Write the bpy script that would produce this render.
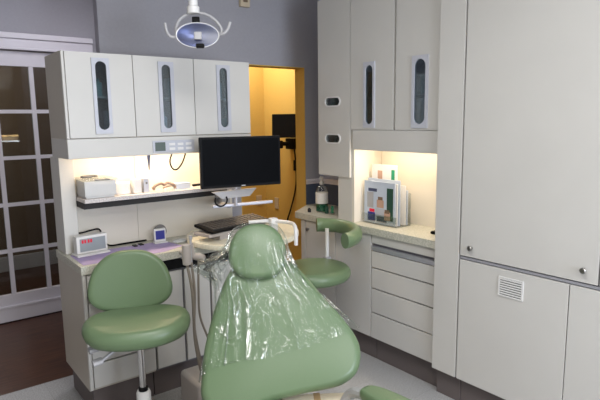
import bpy, bmesh, math, random
from mathutils import Vector, Matrix
random.seed(7)
for o in list(bpy.data.objects): bpy.data.objects.remove(o)
S = bpy.context.scene; COL = S.collection
R = math.radians; PI = math.pi

# ------------------------------------------------------------------ camera
def look(yaw, pitch, roll):
    f = Vector((math.sin(yaw)*math.cos(pitch), math.cos(yaw)*math.cos(pitch), math.sin(pitch)))
    r = Vector((math.cos(yaw), -math.sin(yaw), 0)); u = r.cross(f)
    c, s = math.cos(roll), math.sin(roll)
    r2 = c*r + s*u; u2 = -s*r + c*u
    return Matrix((r2, u2, -f)).transposed()
cd = bpy.data.cameras.new('camera'); cam = bpy.data.objects.new('camera', cd); COL.objects.link(cam)
cam.matrix_world = Matrix.Translation((0, 0, 1.565)) @ look(.6587, -.15008, -.01387).to_4x4()
cd.sensor_width = 36; cd.lens = 530.2/600*36; cd.clip_start = .02
S.camera = cam

# ------------------------------------------------------------------ world, exposure, large lights
w = bpy.data.worlds.new('world'); S.world = w; w.use_nodes = True
w.node_tree.nodes['Background'].inputs[0].default_value = (.75, .82, 1, 1)
w.node_tree.nodes['Background'].inputs[1].default_value = .25
S.view_settings.view_transform = 'Standard'; S.view_settings.look = 'None'
S.view_settings.gamma = 1; S.view_settings.use_curve_mapping = False
S.view_settings.exposure = 0.02

def area(name, loc, rot, sx, sy, power, col):
    l = bpy.data.lights.new(name, 'AREA'); l.shape = 'RECTANGLE'; l.size = sx; l.size_y = sy
    l.energy = power; l.color = col
    o = bpy.data.objects.new(name, l); o.location = loc; o.rotation_euler = rot; COL.objects.link(o)
    return o
CEIL = 2.75
TROFFERS = [(.75, .95, 23), (-.35, -.75, 18), (.95, -.95, 20)]
for i, (x, y, p) in enumerate(TROFFERS):
    area('troffer_light', (x, y, CEIL-.07), (0, 0, 0), .52, 1.1, p, (1, .985, .96))
area('window_daylight', (1.45, -1.93, 1.45), (R(90), 0, 0), 1.5, 1.3, 82, (.80, .88, 1))
area('yellow_room_light', (2.75, 4.5, 2.6), (0, 0, 0), .5, .5, 21, (1, .95, .88))
area('hall_light', (1.25, 3.6, 2.7), (0, 0, 0), .3, .3, 10, (.98, .96, 1))  # added fill for the hall, unseen, kept off the wall end
area('far_room_light', (.6, 5.4, 2.7), (0, 0, 0), .6, .6, 16, (1, .93, .85))  # added fill, unseen, so the door panes do not go black

# ------------------------------------------------------------------ materials
def lin(c):
    return tuple((v/255/12.92 if v/255 <= .04045 else ((v/255+.055)/1.055)**2.4) for v in c)
def mat(name, rgb, rough=.5, metal=0, var=0, scale=20, rgb2=None, bump=0, spec=.5, trans=0, alpha=1, emit=None, estr=0, coat=0, stretch=None):
    m = bpy.data.materials.new(name); m.use_nodes = True; n = m.node_tree.nodes; L = m.node_tree.links
    b = n['Principled BSDF']; c = lin(rgb)+(1,)
    b.inputs['Base Color'].default_value = c; b.inputs['Roughness'].default_value = rough
    b.inputs['Metallic'].default_value = metal; b.inputs['Specular IOR Level'].default_value = spec
    b.inputs['Transmission Weight'].default_value = trans; b.inputs['Alpha'].default_value = alpha
    b.inputs['Coat Weight'].default_value = coat
    if emit: b.inputs['Emission Color'].default_value = lin(emit)+(1,); b.inputs['Emission Strength'].default_value = estr
    tc = n.new('ShaderNodeTexCoord'); mp = n.new('ShaderNodeMapping'); L.new(tc.outputs['Object'], mp.inputs[0])
    if stretch: mp.inputs['Scale'].default_value = stretch
    nz = n.new('ShaderNodeTexNoise'); nz.inputs['Scale'].default_value = scale; nz.inputs['Detail'].default_value = 4
    L.new(mp.outputs[0], nz.inputs['Vector'])
    rp = n.new('ShaderNodeValToRGB'); L.new(nz.outputs['Fac'], rp.inputs[0])
    c2 = lin(rgb2)+(1,) if rgb2 else tuple(v*(1-max(var, .03)) for v in c[:3])+(1,)
    rp.color_ramp.elements[0].color = c2; rp.color_ramp.elements[1].color = c
    rp.color_ramp.elements[0].position = .38; rp.color_ramp.elements[1].position = .62
    L.new(rp.outputs[0], b.inputs['Base Color'])
    if bump:
        bp = n.new('ShaderNodeBump'); bp.inputs['Strength'].default_value = bump; bp.inputs['Distance'].default_value = .002
        L.new(nz.outputs['Fac'], bp.inputs['Height']); L.new(bp.outputs[0], b.inputs['Normal'])
    return m
M = {}
M['laminate'] = mat('laminate', (205, 203, 199), .42, scale=3)
M['laminate_side'] = mat('laminate_side', (190, 183, 172), .45, scale=3)  # same laminate, darker and warmer: shade of the side faces put into the colour
M['carcass'] = mat('carcass', (120, 118, 126), .6)
M['panel'] = mat('panel', (222, 216, 205), .5, scale=2)
M['toe'] = mat('toe', (104, 95, 94), .6, scale=8)
M['greywall'] = mat('greywall', (165, 164, 172), .85, scale=60, bump=.15)
M['blue'] = mat('blue', (170, 176, 200), .85, scale=60, bump=.15)
M['slate'] = mat('slate', (78, 88, 110), .8, scale=60, bump=.15)
M['yellow'] = mat('yellow', (214, 178, 94), .8, scale=60, bump=.15)
M['white_paint'] = mat('white_paint', (222, 219, 228), .45, scale=5)
M['ceiling'] = mat('ceiling', (226, 224, 220), .9, scale=80, bump=.3, rgb2=(205, 203, 198))
M['cream_wall'] = mat('cream_wall', (196, 190, 180), .85, scale=60, bump=.1)
M['vinyl'] = mat('vinyl', (104, 125, 93), .34, scale=220, bump=.08, spec=.45)
M['chrome'] = mat('chrome', (215, 215, 215), .14, metal=1)
M['steel'] = mat('steel', (150, 148, 145), .3, metal=1)
M['reflector_metal'] = mat('reflector_metal', (188, 188, 200), .38, metal=.85)
M['alu'] = mat('alu', (196, 196, 206), .38, metal=.6)
M['black'] = mat('black', (16, 16, 18), .5, spec=.12)
M['screen'] = mat('screen', (9, 10, 13), .4, spec=.03)
M['dark'] = mat('dark', (32, 30, 32), .7)
M['white_plastic'] = mat('white_plastic', (226, 225, 224), .35)
M['grey_plastic'] = mat('grey_plastic', (176, 175, 178), .4)
M['beige_plastic'] = mat('beige_plastic', (178, 170, 165), .45)
M['hose'] = mat('hose', (132, 123, 112), .5)
M['frame'] = mat('frame', (190, 192, 202), .35)
M['mauve'] = mat('mauve', (178, 162, 204), .75, scale=12, var=.1)
M['tray'] = mat('tray', (238, 232, 212), .35, scale=60, rgb2=(226, 220, 198))
M['paper'] = mat('paper', (232, 230, 228), .8)
M['brown'] = mat('brown', (120, 98, 80), .8, scale=4)
M['red'] = mat('red', (170, 20, 40), .4, emit=(190, 20, 50), estr=.6)
M['lcd'] = mat('lcd', (84, 96, 90), .3)
M['greyscreen'] = mat('greyscreen', (150, 158, 164), .3)
M['bluescreen'] = mat('bluescreen', (40, 44, 110), .3, emit=(50, 56, 150), estr=.3)
M['teal'] = mat('teal', (40, 150, 110), .5)
M['navy'] = mat('navy', (48, 50, 140), .5)
M['skin'] = mat('skin', (196, 158, 138), .7)
M['darkgreen'] = mat('darkgreen', (34, 74, 60), .5)
M['softblue'] = mat('softblue', (196, 206, 222), .7)
M['bluewand'] = mat('bluewand', (70, 78, 110), .4)
M['towel'] = mat('towel', (222, 212, 192), .9, scale=90, bump=.4)
M['tan'] = mat('tan', (178, 150, 112), .9, scale=90, bump=.4)
M['key_grey'] = mat('key_grey', (62, 60, 60), .35)
M['smoke'] = mat('smoke', (120, 118, 116), .25)
M['contents'] = mat('contents', (190, 205, 205), .6)
M['contents2'] = mat('contents2', (120, 160, 150), .6)
M['box_beige'] = mat('box_beige', (206, 190, 164), .6)
M['goggle'] = mat('goggle', (150, 122, 104), .35)
M['liquid'] = mat('liquid', (60, 140, 110), .1, trans=.5)

def glassmat(name, rgb, alpha, rough=.03, glossf=.5):
    m = bpy.data.materials.new(name); m.use_nodes = True; n = m.node_tree.nodes; L = m.node_tree.links
    n.remove(n['Principled BSDF']); out = n['Material Output']
    t = n.new('ShaderNodeBsdfTransparent'); t.inputs[0].default_value = lin(rgb)+(1,)
    g = n.new('ShaderNodeBsdfGlossy'); g.inputs['Roughness'].default_value = rough
    fr = n.new('ShaderNodeLayerWeight'); fr.inputs[0].default_value = glossf
    mu = n.new('ShaderNodeMath'); mu.operation = 'MULTIPLY'; mu.inputs[1].default_value = alpha
    L.new(fr.outputs['Fresnel'], mu.inputs[0])
    mx = n.new('ShaderNodeMixShader'); L.new(mu.outputs[0], mx.inputs[0]); L.new(t.outputs[0], mx.inputs[1]); L.new(g.outputs[0], mx.inputs[2])
    L.new(mx.outputs[0], out.inputs[0])
    return m
M['glass'] = glassmat('glass', (225, 230, 228), .6)
M['tint'] = glassmat('tint', (205, 218, 225), .7, .06)
M['clear'] = glassmat('clear', (246, 248, 248), .35, .08)

def film():
    m = bpy.data.materials.new('plastic_film'); m.use_nodes = True; n = m.node_tree.nodes; L = m.node_tree.links
    n.remove(n['Principled BSDF']); out = n['Material Output']
    def math_(op, a, b=None, c=None):
        q = n.new('ShaderNodeMath'); q.operation = op
        for i, v in enumerate((a, b, c)):
            if v is None: continue
            if isinstance(v, (int, float)): q.inputs[i].default_value = v
            else: L.new(v, q.inputs[i])
        return q.outputs[0]
    tc = n.new('ShaderNodeTexCoord')
    def noise(sc, st, det, dist, src='UV'):
        mp = n.new('ShaderNodeMapping'); mp.inputs['Scale'].default_value = st; L.new(tc.outputs[src], mp.inputs[0])
        q = n.new('ShaderNodeTexNoise'); q.inputs['Scale'].default_value = sc; q.inputs['Detail'].default_value = det; q.inputs['Distortion'].default_value = dist
        L.new(mp.outputs[0], q.inputs['Vector']); return q.outputs['Fac']
    def ridge(x, p): return math_('POWER', math_('SUBTRACT', 1, math_('MINIMUM', math_('MULTIPLY', math_('ABSOLUTE', math_('SUBTRACT', x, .5)), 7), 1)), p)
    r1 = ridge(noise(1, (22, 1.5, 1), 2, .5), 2); r2 = ridge(noise(13, (1, 1, 1), 2, .5, 'Object'), 2.5)
    msk = noise(5, (1, 1, 1), 1, 0, 'Object')
    mk = n.new('ShaderNodeMapRange'); mk.inputs[1].default_value = .40; mk.inputs[2].default_value = .56; L.new(msk, mk.inputs[0])
    h = math_('ADD', r1, math_('MULTIPLY', r2, .5))
    bp = n.new('ShaderNodeBump'); bp.inputs['Strength'].default_value = 1; bp.inputs['Distance'].default_value = .006
    L.new(h, bp.inputs['Height'])
    t = n.new('ShaderNodeBsdfTransparent'); t.inputs[0].default_value = (.95, .965, .955, 1)
    g = n.new('ShaderNodeBsdfGlossy'); g.inputs['Roughness'].default_value = .17; g.inputs[0].default_value = (1, 1, 1, 1)
    L.new(bp.outputs[0], g.inputs['Normal'])
    lw = n.new('ShaderNodeLayerWeight'); lw.inputs[0].default_value = .12
    fac = math_('ADD', .015, math_('MULTIPLY', lw.outputs['Fresnel'], .3))
    glints = math_('MULTIPLY', math_('ADD', math_('MULTIPLY', math_('POWER', r1, 2.5), 1.1), math_('MULTIPLY', math_('POWER', r2, 3), .4)), mk.outputs[0])  # white highlight streaks painted along the creases through the gloss mix
    sp = n.new('ShaderNodeSeparateXYZ'); L.new(tc.outputs['UV'], sp.inputs[0])
    sd = math_('ADD', .08, math_('MINIMUM', math_('POWER', math_('MULTIPLY', math_('ABSOLUTE', math_('SUBTRACT', sp.outputs[0], .24)), 6.5), 2), 1.3))
    fac = math_('MINIMUM', math_('ADD', fac, math_('MULTIPLY', glints, sd)), .8)
    mx = n.new('ShaderNodeMixShader'); L.new(fac, mx.inputs[0]); L.new(t.outputs[0], mx.inputs[1]); L.new(g.outputs[0], mx.inputs[2])
    L.new(mx.outputs[0], out.inputs[0])
    return m
M['film'] = film()

def floor_mat():
    m = mat('vinyl_tile', (192, 192, 192), .35, scale=130, rgb2=(162, 160, 160)); n = m.node_tree.nodes; L = m.node_tree.links
    b = n['Principled BSDF']; src = b.inputs['Base Color'].links[0].from_socket
    br = n.new('ShaderNodeTexBrick'); tc = [q for q in n if q.type == 'TEX_COORD'][0]
    br.offset = 0; br.inputs['Scale'].default_value = 1; br.inputs['Brick Width'].default_value = .305; br.inputs['Row Height'].default_value = .305
    br.inputs['Mortar Size'].default_value = .0012; br.inputs['Color1'].default_value = (1, 1, 1, 1); br.inputs['Color2'].default_value = (.94, .94, .94, 1); br.inputs['Mortar'].default_value = (.72, .72, .72, 1)
    L.new(tc.outputs['Object'], br.inputs['Vector'])
    mx = n.new('ShaderNodeMix'); mx.data_type = 'RGBA'; mx.blend_type = 'MULTIPLY'; mx.inputs[0].default_value = 1
    L.new(src, mx.inputs[6]); L.new(br.outputs['Color'], mx.inputs[7]); L.new(mx.outputs[2], b.inputs['Base Color'])
    return m
M['tilefloor'] = floor_mat()
def wood_mat():
    m = mat('wood_floor', (98, 62, 44), .4, scale=6, rgb2=(70, 42, 30), stretch=(1, 14, 1)); n = m.node_tree.nodes; L = m.node_tree.links
    b = n['Principled BSDF']; src = b.inputs['Base Color'].links[0].from_socket
    br = n.new('ShaderNodeTexBrick'); tc = [q for q in n if q.type == 'TEX_COORD'][0]
    br.inputs['Scale'].default_value = 1; br.inputs['Brick Width'].default_value = .9; br.inputs['Row Height'].default_value = .08
    br.inputs['Mortar Size'].default_value = .001; br.inputs['Color1'].default_value = (1, 1, 1, 1); br.inputs['Color2'].default_value = (.8, .8, .8, 1); br.inputs['Mortar'].default_value = (.4, .4, .4, 1)
    L.new(tc.outputs['Object'], br.inputs['Vector'])
    mx = n.new('ShaderNodeMix'); mx.data_type = 'RGBA'; mx.blend_type = 'MULTIPLY'; mx.inputs[0].default_value = 1
    L.new(src, mx.inputs[6]); L.new(br.outputs['Color'], mx.inputs[7]); L.new(mx.outputs[2], b.inputs['Base Color'])
    return m
M['wood'] = wood_mat()
M['counter'] = mat('counter', (206, 203, 192), .4, scale=140, rgb2=(176, 176, 162))
M['counter_light'] = mat('counter_light', (214, 208, 206), .4, scale=140, rgb2=(190, 182, 180))

# ------------------------------------------------------------------ mesh builder
V = Vector
class B:
    def __init__(s): s.bm = bmesh.new(); s.uv = None
    def merge(s, b2):
        me = bpy.data.meshes.new('t'); b2.to_mesh(me); s.bm.from_mesh(me); bpy.data.meshes.remove(me); b2.free(); return s
    def box(s, x0, x1, y0, y1, z0, z1, bev=0, seg=2, mtx=None):
        b = bmesh.new(); bmesh.ops.create_cube(b, size=1)
        bmesh.ops.scale(b, vec=(x1-x0, y1-y0, z1-z0), verts=b.verts)
        bmesh.ops.translate(b, vec=((x0+x1)/2, (y0+y1)/2, (z0+z1)/2), verts=b.verts)
        if bev: bmesh.ops.bevel(b, geom=b.edges[:], offset=bev, segments=seg, affect='EDGES', profile=.5)
        if mtx: bmesh.ops.transform(b, matrix=mtx, verts=b.verts)
        bmesh.ops.recalc_face_normals(b, faces=b.faces)
        return s.merge(b)
    def lathe(s, prof, c=(0, 0, 0), axis=(0, 0, 1), n=24, sx=1, sy=1, loop=False):
        ax = V(axis).normalized(); q = V((0, 0, 1)).rotation_difference(ax); b = bmesh.new(); rings = []
        for r, h in prof:
            if r < 1e-6: rings.append([b.verts.new(V(c)+q @ V((0, 0, h)))])
            else: rings.append([b.verts.new(V(c)+q @ V((r*sx*math.cos(2*PI*i/n), r*sy*math.sin(2*PI*i/n), h))) for i in range(n)])
        for a, d in zip(rings, rings[1:]):
            for i in range(n):
                j = (i+1) % n
                if len(a) == 1 and len(d) == 1: continue
                if len(a) == 1: b.faces.new((a[0], d[i], d[j]))
                elif len(d) == 1: b.faces.new((a[i], a[j], d[0]))
                else: b.faces.new((a[i], a[j], d[j], d[i]))
        if not loop and len(rings[0]) > 1: b.faces.new(rings[0])
        if not loop and len(rings[-1]) > 1: b.faces.new(rings[-1])
        bmesh.ops.recalc_face_normals(b, faces=b.faces)
        return s.merge(b)
    def tube(s, pts, r, n=10, smooth=True, flat=1):
        P = [V(p) for p in pts]
        if smooth and len(P) > 2:
            Q = []
            for i in range(len(P)-1):
                p0 = P[max(i-1, 0)]; p1 = P[i]; p2 = P[i+1]; p3 = P[min(i+2, len(P)-1)]
                for k in range(6):
                    t = k/6; Q.append(.5*((2*p1)+(p2-p0)*t+(2*p0-5*p1+4*p2-p3)*t*t+(3*p1-p0-3*p2+p3)*t**3))
            Q.append(P[-1]); P = Q
        b = bmesh.new(); rings = []; up = None
        for i, p in enumerate(P):
            d = (P[min(i+1, len(P)-1)]-P[max(i-1, 0)]).normalized()
            if up is None: up = d.orthogonal().normalized() if abs(d.z) > .9 else (V((0, 0, 1))-d*d.z).normalized()
            up = (up-d*up.dot(d)).normalized(); sd = d.cross(up)
            rr = r[min(int(i*len(r)/len(P)), len(r)-1)] if isinstance(r, (list, tuple)) else r
            rings.append([b.verts.new(p+(sd*math.cos(2*PI*k/n)*flat+up*math.sin(2*PI*k/n))*rr) for k in range(n)])
        for a, d in zip(rings, rings[1:]):
            for i in range(n): b.faces.new((a[i], a[(i+1) % n], d[(i+1) % n], d[i]))
        b.faces.new(rings[0]); b.faces.new(rings[-1])
        bmesh.ops.recalc_face_normals(b, faces=b.faces)
        return s.merge(b)
    def prism(s, pts, z0, z1, bev=0, mtx=None):
        b = bmesh.new(); lo = [b.verts.new((x, y, z0)) for x, y in pts]; hi = [b.verts.new((x, y, z1)) for x, y in pts]
        b.faces.new(lo); b.faces.new(hi); n = len(pts)
        for i in range(n): b.faces.new((lo[i], lo[(i+1) % n], hi[(i+1) % n], hi[i]))
        bmesh.ops.recalc_face_normals(b, faces=b.faces)
        if bev: bmesh.ops.bevel(b, geom=[e for e in b.edges if abs(e.verts[0].co.z-e.verts[1].co.z) < 1e-6], offset=bev, segments=2, affect='EDGES', profile=.5)
        if mtx: bmesh.ops.transform(b, matrix=mtx, verts=b.verts)
        return s.merge(b)
    def pillow(s, outline, rad, up, down, dome=.012, domed=0, mtx=None, fn=None):
        # cushion: rounded rim of radius rad, flat side band, gently domed faces
        c = V((sum(p[0] for p in outline)/len(outline), sum(p[1] for p in outline)/len(outline)))
        avg = sum((V(p)-c).length for p in outline)/len(outline); b = bmesh.new(); R_ = []
        K = 5
        def ring(k, z): return [b.verts.new((c.x+(p[0]-c.x)*k, c.y+(p[1]-c.y)*k, z)) for p in outline]
        for k in (.12, .3, .5, .7, .85): R_.append(ring(k*(1-rad/avg), -down-domed*(1-k*k)))
        for i in range(K+1):
            a = PI/2*(1-i/K); R_.append(ring(1-rad*(1-math.cos(a))/avg, -(down-rad)-rad*math.sin(a)))
        for i in range(K+1):
            a = PI/2*i/K; R_.append(ring(1-rad*(1-math.cos(a))/avg, (up-rad)+rad*math.sin(a)))
        for k in (.85, .7, .5, .3, .12): R_.append(ring(k*(1-rad/avg), up+dome*(1-k*k)))
        n = len(outline)
        for a, d in zip(R_, R_[1:]):
            for i in range(n): b.faces.new((a[i], a[(i+1) % n], d[(i+1) % n], d[i]))
        b.faces.new(R_[0]); b.faces.new(R_[-1])
        bmesh.ops.recalc_face_normals(b, faces=b.faces)
        if fn:
            for v in b.verts: v.co = fn(v.co)
        if mtx: bmesh.ops.transform(b, matrix=mtx, verts=b.verts)
        return s.merge(b)
    def holed(s, rect, cap, thick, O, U, W, N, rnd=0):
        # rectangular plate with a capsule-shaped hole; rect, cap = (u0, u1, v0, v1)
        u0, u1, v0, v1 = cap; cu, cv = (u0+u1)/2, (v0+v1)/2; hw, hh = (u1-u0)/2, (v1-v0)/2
        rr = min(hw, hh); inner = []; NS = 10
        for (qx, qy, a0) in ((1, 1, 0), (-1, 1, 90), (-1, -1, 180), (1, -1, 270)):
            for k in range(NS+1):
                a = R(a0+90*k/NS); inner.append((cu+qx*(hw-rr)+rr*math.cos(a), cv+qy*(hh-rr)+rr*math.sin(a)))
        ii = []
        for p in inner:
            if not ii or (V(p)-V(ii[-1])).length > 1e-5: ii.append(p)
        if (V(ii[0])-V(ii[-1])).length < 1e-5: ii.pop()
        outer = []
        cx, cy = (rect[0]+rect[1])/2, (rect[2]+rect[3])/2
        corners = {}
        for ci, (x, y) in enumerate(((rect[1], rect[3]), (rect[0], rect[3]), (rect[0], rect[2]), (rect[1], rect[2]))):
            best = min(range(len(ii)), key=lambda k: abs(math.remainder(math.atan2((ii[k][1]-cv)/hh, (ii[k][0]-cu)/hw)-math.atan2((y-cv)/abs(y-cv), (x-cu)/abs(x-cu)), 2*PI)))
            corners[best] = (x, y)
        for k, p in enumerate(ii):
            if k in corners: outer.append(corners[k]); continue
            a = math.atan2((p[1]-cv)/hh, (p[0]-cu)/hw)
            dx, dy = math.cos(a), math.sin(a)
            sx, sy = (rect[1]-cu if dx > 0 else cu-rect[0]), (rect[3]-cv if dy > 0 else cv-rect[2])
            t = 1/max(abs(dx), abs(dy)); outer.append((cu+dx*t*sx, cv+dy*t*sy))
        O, U, W, N = V(O), V(U), V(W), V(N); b = bmesh.new()
        def lp(L, d): return [b.verts.new(O+U*x+W*y+N*d) for x, y in L]
        a, c, d, e = lp(outer, 0), lp(outer, thick), lp(ii, thick), lp(ii, 0); n = len(ii)
        for p, q in ((a, c), (c, d), (d, e), (e, a)):
            for i in range(n): b.faces.new((p[i], p[(i+1) % n], q[(i+1) % n], q[i]))
        bmesh.ops.recalc_face_normals(b, faces=b.faces)
        return s.merge(b)
    def out(s, name, m, parent=None, world=True, ang=35, **kw):
        if parent is not None and world:
            bmesh.ops.transform(s.bm, matrix=root_mtx(parent).inverted(), verts=s.bm.verts)
        me = bpy.data.meshes.new(name); s.bm.to_mesh(me); s.bm.free()
        me.materials.append(M[m] if isinstance(m, str) else m)
        me.polygons.foreach_set('use_smooth', [True]*len(me.polygons)); me.set_sharp_from_angle(angle=R(ang))
        o = bpy.data.objects.new(name, me); COL.objects.link(o)
        wn = o.modifiers.new('weighted_normal', 'WEIGHTED_NORMAL'); wn.keep_sharp = True
        if parent is not None: o.parent = parent
        for k, v in kw.items(): o[k] = v
        return o
def root_mtx(p):
    m = p.matrix_basis.copy()
    while p.parent: p = p.parent; m = p.matrix_basis @ m
    return m
def thing(name, label, cat, loc=(0, 0, 0), group=None, rot=None):
    o = bpy.data.objects.new(name, None); COL.objects.link(o); o.empty_display_size = .05
    o.location = loc
    if rot: o.rotation_euler = rot
    o['label'] = label; o['category'] = cat
    if group: o['group'] = group
    return o
def tag(o, label, cat, group=None):
    o['label'] = label; o['category'] = cat
    if group: o['group'] = group
    return o
def struct(name, b, m): return b.out(name, m, kind='structure')
def box(*a, **k): return B().box(*a, **k)

# ------------------------------------------------------------------ room shell
WY = 3.28     # near rear wall
struct('floor', box(-2, 2.75, -2, 3.36, -.1, 0), 'tilefloor')
struct('floor_hall', box(-2, 1.45, 3.36, 4.6, -.1, 0), 'wood')
struct('floor_yellow_room', box(1.56, 3.35, 3.36, 5.0, -.1, 0), 'wood')
struct('floor_far_room', box(-1.2, 2.2, 4.72, 6.4, -.1, 0), 'wood')
struct('ceiling', box(-2.1, 3.4, -2.1, 6.5, CEIL, CEIL+.1), 'ceiling')
struct('wall_right', box(2.75, 2.85, -2, WY, 0, CEIL), 'blue')
struct('wall_right_wainscot', box(2.744, 2.75, 2.3, WY, 0, 1.075), 'slate')
struct('wall_left', box(-2.1, -2, -2.1, 4.72, 0, CEIL), 'cream_wall')
b = B(); b.box(-2, .65, -2.1, -2, 0, CEIL); b.box(2.25, 2.85, -2.1, -2, 0, CEIL); b.box(.65, 2.25, -2.1, -2, 0, .75); b.box(.65, 2.25, -2.1, -2, 2.15, CEIL)
struct('wall_back', b, 'cream_wall')
# near rear wall with the opening to the yellow room
b = B(); b.prism([(1.055, WY), (2.0, WY), (2.0, WY+.11), (1.11, WY+.11)], 0, CEIL); b.box(2.6, 2.75, WY, WY+.11, 0, CEIL); b.box(2.0, 2.6, WY, WY+.11, 1.962, CEIL)
struct('wall_rear', b, 'greywall')
b = B(); b.box(2.594, 2.6, WY, WY+.115, 0, 1.956); b.box(2.0, 2.006, WY, WY+.115, 0, 1.956); b.box(2.0, 2.6, WY, WY+.115, 1.956, 1.962)
struct('trim_1', b, 'yellow')
struct('wall_rear_wainscot', box(2.6, 2.744, WY-.006, WY, 0, 1.075), 'slate')
b = B(); b.box(2.6, 2.73, WY-.02, WY-.001, 1.075, 1.098, bev=.004); b.box(2.6, 2.73, WY-.012, WY-.001, 1.058, 1.0745)
b.box(2.73, 2.749, 2.66, WY-.001, 1.075, 1.098, bev=.004); b.box(2.738, 2.743, 2.66, WY-.008, 1.058, 1.0745)
struct('trim_2', b, 'white_paint')
# hall end wall with the french door
FY = 4.6
b = B(); b.box(-2, .22, FY, FY+.12, 0, CEIL); b.box(1.32, 2.2, FY, FY+.12, 0, CEIL); b.box(.22, 1.32, FY, FY+.12, 2.12, CEIL)
struct('wall_hall', b, 'greywall')
struct('wall_hall_side', box(1.45, 1.55, WY+.11, FY, 0, CEIL), 'greywall')
b = B()
b.box(.10, 1.415, FY-.03, FY-.001, 2.125, 2.20, bev=.005); b.box(.10, 1.415, FY-.045, FY-.001, 2.2, 2.242, bev=.006); b.box(.12, 1.405, FY-.04, FY-.001, 2.118, 2.135, bev=.004)
b.box(.11, .22, FY-.022, FY-.001, 0, 2.117, bev=.004); b.box(1.32, 1.405, FY-.022, FY-.001, 0, 2.117, bev=.004)
struct('trim_3', b, 'white_paint')
b = B(); X0, X1 = .24, 1.30; c = [.42, .682, .944, 1.206]; zz = [.235, .575, .94, 1.303, 1.658, 2.0]
dy0, dy1 = FY+.005, FY+.045
b.box(X0, c[0]-.0001, dy0, dy1, .012, 2.11); b.box(c[3], X1, dy0, dy1, .012, 2.11)
b.box(c[0], c[3], dy0, dy1, zz[-1], 2.11); b.box(c[0], c[3], dy0, dy1, .012, zz[0]-.01)
for x in c[1:3]: b.box(x-.016, x+.016, dy0+.004, dy1-.004, zz[0]-.01, zz[-1])
for z in zz[1:-1]: b.box(c[0], c[3], dy0+.0055, dy1-.0055, z-.014, z+.014)
b.box(X0, X1, dy0-.012, dy0-.0005, .015, .118); b.box(X0, X1, dy0-.018, dy0-.0005, .119, .14, bev=.004)
d = struct('door_1', b, 'white_paint')
p = B(); p.box(c[0]+.001, c[3]-.001, FY+.022, FY+.026, zz[0], zz[-1]-.001); p.out('glass_pane', 'glass', d)
p = B(); p.lathe([(0, 0), (.02, .004), (.018, .012), (.01, .02), (.012, .04), (.022, .05), (.018, .062), (0, .066)], (.66, FY-.018, 1.40), (0, -1, 0)); 
p.bm.free()
# room beyond the glass
struct('wall_far_room', box(-1.2, 2.2, 6.3, 6.4, 0, CEIL), 'brown')
struct('wall_far_room_left', box(-1.3, -1.2, 4.72, 6.4, 0, CEIL), 'brown')
struct('wall_far_room_right', box(2.2, 2.3, 4.73, 6.4, 0, CEIL), 'brown')
struct('baseboard_far_room', box(-1.2, 2.2, 6.28, 6.3, 0, .16, bev=.004), 'white_paint')
# yellow room
struct('wall_yellow_rear', box(1.55, 3.35, 4.88, 4.98, 0, CEIL), 'yellow')
struct('wall_yellow_right', box(3.3, 3.4, 3.3, 4.88, 0, CEIL), 'yellow')
struct('wall_yellow_left', box(1.56, 1.62, WY+.111, 4.88, 0, CEIL), 'yellow')
struct('wall_yellow_front', box(2.76, 3.3, WY+.02, WY+.11, 0, CEIL), 'yellow')
# back window behind the camera
b = B(); b.box(.65, 2.25, -2.06, -2.0, .75, .80); b.box(.65, 2.25, -2.06, -2.0, 2.1, 2.15); b.box(.65, .7, -2.06, -2, .8, 2.1); b.box(2.2, 2.25, -2.06, -2, .8, 2.1); b.box(1.43, 1.47, -2.05, -2.01, .8, 2.1)
struct('window_1', b, 'white_paint')
for i, (x, y, p) in enumerate(TROFFERS):
    t = thing('ceiling_light', ['recessed fluorescent ceiling light above the dental chair', 'recessed fluorescent ceiling light in the left back corner of the room', 'recessed fluorescent ceiling light in the right back of the room'][i], 'ceiling light', (x, y, CEIL-.06))
    f = B(); f.box(x-.3, x+.3, y-.6, y-.57, CEIL-.06, CEIL-.001); f.box(x-.3, x+.3, y+.57, y+.6, CEIL-.06, CEIL-.001)
    f.box(x-.3, x-.27, y-.57, y+.57, CEIL-.06, CEIL-.001); f.box(x+.27, x+.3, y-.57, y+.57, CEIL-.06, CEIL-.001)
    f.out('frame', 'white_paint', t)
    lm = mat('diffuser', (245, 245, 240), .5, emit=(255, 250, 240), estr=2.5)
    box(x-.27, x+.27, y-.57, y+.57, CEIL-.05, CEIL-.04).out('diffuser', lm, t)

# ------------------------------------------------------------------ left unit (faces -Y)
LX0, LX1 = .71, 1.79
UF = 2.80     # upper door face
def front_y(parent, name, x0, x1, z0, z1, y, th=.018, m='laminate', bev=.0025):
    return box(x0+.002, x1-.002, y, y+th, z0+.002, z1-.002, bev=bev).out(name, m, parent)
def capsule_y(door, rect, cap, y):
    # window set in a door facing -Y
    f = B(); f.holed(rect, cap, .008, (0, y, 0), (1, 0, 0), (0, 0, 1), (0, -1, 0)); fr = f.out('window_frame', 'frame', door)
    g = box(cap[0]-.006, cap[1]+.006, y-.0005, y+.002, cap[2]-.006, cap[3]+.006).out('window_pane', 'tint', door)
ux = [LX0, 1.065, 1.417, LX1]
caps = [((.852, .940), (.869, .924)), ((1.203, 1.292), (1.222, 1.272)), ((1.560, 1.649), (1.579, 1.630))]
names = ['leftmost of the three white wall cabinets left of the doorway, beside the french door',
         'middle one of the three white wall cabinets on the left',
         'right one of three left wall cabinets, beside the yellow opening']
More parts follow.
